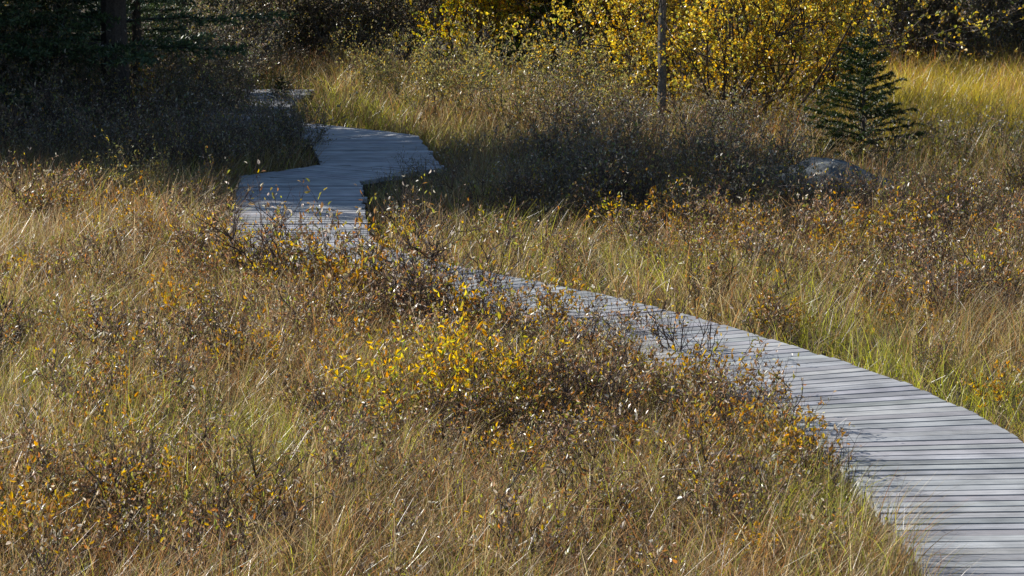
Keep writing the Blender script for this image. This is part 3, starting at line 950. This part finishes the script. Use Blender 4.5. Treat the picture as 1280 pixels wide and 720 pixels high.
x, y = at(930, 174)
_, B1 = put_tree("golden_birch", birch_geo(401, 17, 2.0, 12000, BIRCHLEAF, (.038, .75), .75), x, y, "large golden leaved birch bush right of the slender trunk", mats=(M_BARK, M_LEAF), parts=("stems", "crown"))
x, y = at(990, 160)
put_tree("golden_birch", B1, x, y, "golden birch bush reaching over the small young spruce", 2.0, .85, parts=("stems", "crown"))
x, y = at(872, 152)
put_tree("golden_birch", B1, x, y, "golden birch bush directly behind the slender trunk", 4.2, .9, parts=("stems", "crown"))
x, y = at(775, 110)
_, B2 = put_tree("golden_birch", birch_geo(402, 12, 1.8, 8000, [(30, (.5, .3, .02)), (30, (.42, .2, .02)), (20, (.28, .15, .04)), (20, (.25, .2, .04))]), x, y,
                 "orange gold birch bush left of the slender trunk", mats=(M_BARK, M_LEAF), parts=("stems", "crown"))
x, y = at(596, 106)
_, B3 = put_tree("golden_birch", birch_geo(403, 13, 1.9, 12000, [(34, (.55, .42, .03)), (26, (.45, .40, .05)), (20, (.5, .27, .02)), (20, (.22, .25, .04))]), x, y,
                 "yellow green birch bush at the top behind the willow band", mats=(M_BARK, M_LEAF), parts=("stems", "crown"))
x, y = at(650, 100)
put_tree("golden_birch", B3, x, y, "yellow birch bush behind the bright green young spruce", 2.5, .95, parts=("stems", "crown"))
x, y = at(375, 62)
_, B4 = put_tree("amber_bush", birch_geo(404, 12, 1.8, 9000, [(34, (.42, .22, .04)), (24, (.36, .28, .06)), (20, (.2, .2, .05)), (22, (.25, .14, .05))]), x, y,
                 "orange leaved bush at the top behind the far end of the boardwalk", "bush", mats=(M_BARK, M_LEAF), parts=("stems", "crown")) if False else put_tree(
    "amber_bush", birch_geo(404, 12, 1.8, 9000, [(34, (.42, .22, .04)), (24, (.36, .28, .06)), (20, (.2, .2, .05)), (22, (.25, .14, .05))]), x, y,
    "orange leaved bush at the top behind the far end of the boardwalk", 0, 1, "shrub", None, (M_BARK, M_LEAF), ("stems", "crown"))

# grey twiggy alders of the dark backdrop
ald = birch_geo(410, 16, 1.9, 9000, DARKLEAF, (.045, .6), .7, 1.2, (.10, .088, .078), 3, .016)
AL = None
for i, (px, py, s, lab, grp) in enumerate([
    (480, 96, .8, "grey twiggy alder left of the far yellow birch", None), (430, 70, .9, "dark alder between the orange bush and the grey twiggy alder", None),
    (330, 95, .8, "dark alder over the far end of the boardwalk", None),
    (735, 95, .7, "dark alder between the green young spruce and the slender trunk", None),
    (1110, 108, .9, "grey alder in the dark backdrop beside the golden birch", None), (1165, 104, .9, "grey alder behind the tall grass", "alders behind the tall grass"),
    (1220, 102, .9, "grey alder behind the tall grass", "alders behind the tall grass"), (1275, 100, 1.0, "grey alder behind the tall grass", "alders behind the tall grass"),
    *[(px, py, sc, "dark bushy alder under the spruces of the left grove", "alders under the left grove") for px, py, sc in ((18, 185, .62), (70, 172, .45), (225, 172, .36), (262, 152, .4), (40, 140, .6), (285, 112, .5), (-40, 160, .7))],
    *[(px, py, sc, "dark alder in the thicket behind the willow band", "alders behind the willow band") for px, py, sc in ((300, 84, .9), (355, 86, .8), (400, 88, .75), (445, 84, .85), (465, 66, 1.0), (410, 64, 1.0))],
    *[(px, py, .95, "grey alder behind the tall grass", "alders behind the tall grass") for px, py in ((1100, 90), (1150, 88), (1195, 86), (1245, 84), (1295, 88))],
    (1140, 70, 1.1, "grey alder of the back row in the dark backdrop", "back row alders"), (1200, 66, 1.1, "grey alder of the back row in the dark backdrop", "back row alders"),
    (1260, 60, 1.1, "grey alder of the back row in the dark backdrop", "back row alders"), (1330, 75, 1.1, "grey alder of the back row in the dark backdrop", "back row alders"),
    (1050, 60, 1.1, "grey alder of the back row in the dark backdrop", "back row alders"), (960, 55, 1.1, "grey alder of the back row in the dark backdrop", "back row alders"),
    (860, 50, 1.1, "grey alder of the back row in the dark backdrop", "back row alders"), (780, 40, 1.1, "grey alder of the back row in the dark backdrop", "back row alders"),
    (700, 25, 1.1, "grey alder of the back row in the dark backdrop", "back row alders"), (500, 30, 1.1, "grey alder of the back row in the dark backdrop", "back row alders"),
    (250, 40, 1.1, "grey alder of the back row in the dark backdrop", "back row alders")]):
    x, y = at(px, py)
    _, AL = put_tree("alder_shrub", AL or ald, x, y, lab, i * 1.7, s, "shrub", grp, (M_BARK, M_LEAF), ("stems", "foliage"))
x, y = at(1252, 45)
put_tree("spruce_tree", BIG, x, y, "dark spruce trunk in the backdrop at the far right", 5.0, .95)
x, y = at(727, 72)
put_tree("spruce_tree", BIG, x, y, "dark spruce trunk in the backdrop right of the bright green young spruce", .3, .8)
for i, (x, y) in enumerate([(-13, 66), (-9.5, 64), (-6, 66), (-2.5, 65), (1, 67), (4.5, 64), (8, 66), (11, 60), (14, 56)]):
    put_tree("spruce_tree", LOW if i % 2 else BIG, x, y, "dark spruce of the forest edge behind everything", i * 2.2, 1.0, group="spruces of the forest edge")

# ------------------------------------------------------------------ boulder
def boulder(name, px, py, size, seed, label, mat, z=-.05):
    bm = bmesh.new()
    bmesh.ops.create_icosphere(bm, subdivisions=5, radius=1.0)
    from mathutils import noise
    for v in bm.verts:
        p = v.co.copy()
        n = noise.fractal(p * 1.1 + Vector((seed, 0, 0)), 1.0, 2.0, 5)
        q = noise.cell(p * 2.0 + Vector((seed, 3, 0)))
        v.co = p * (1 + .20 * n + .03 * q)
        v.co.x *= size[0]; v.co.y *= size[1]; v.co.z *= size[2]
        v.co.z -= .12 * v.co.x * size[2] / size[0]
    me = bpy.data.meshes.new(name); bm.to_mesh(me); bm.free()
    for p in me.polygons: p.use_smooth = True
    me.materials.append(mat)
    x, y = at(px, py)
    return tag(link(name, me, None, (x, y, z)), label, "boulder")


boulder("boulder", 1042, 258, (.64, .44, .44), 3.3, "grey lichen covered boulder in the shade below the young spruce", M_ROCK)
boulder("boulder", 968, 256, (.40, .32, .36), 8.1, "smaller dark mossy boulder left of the lichen covered one", M_MOSS)
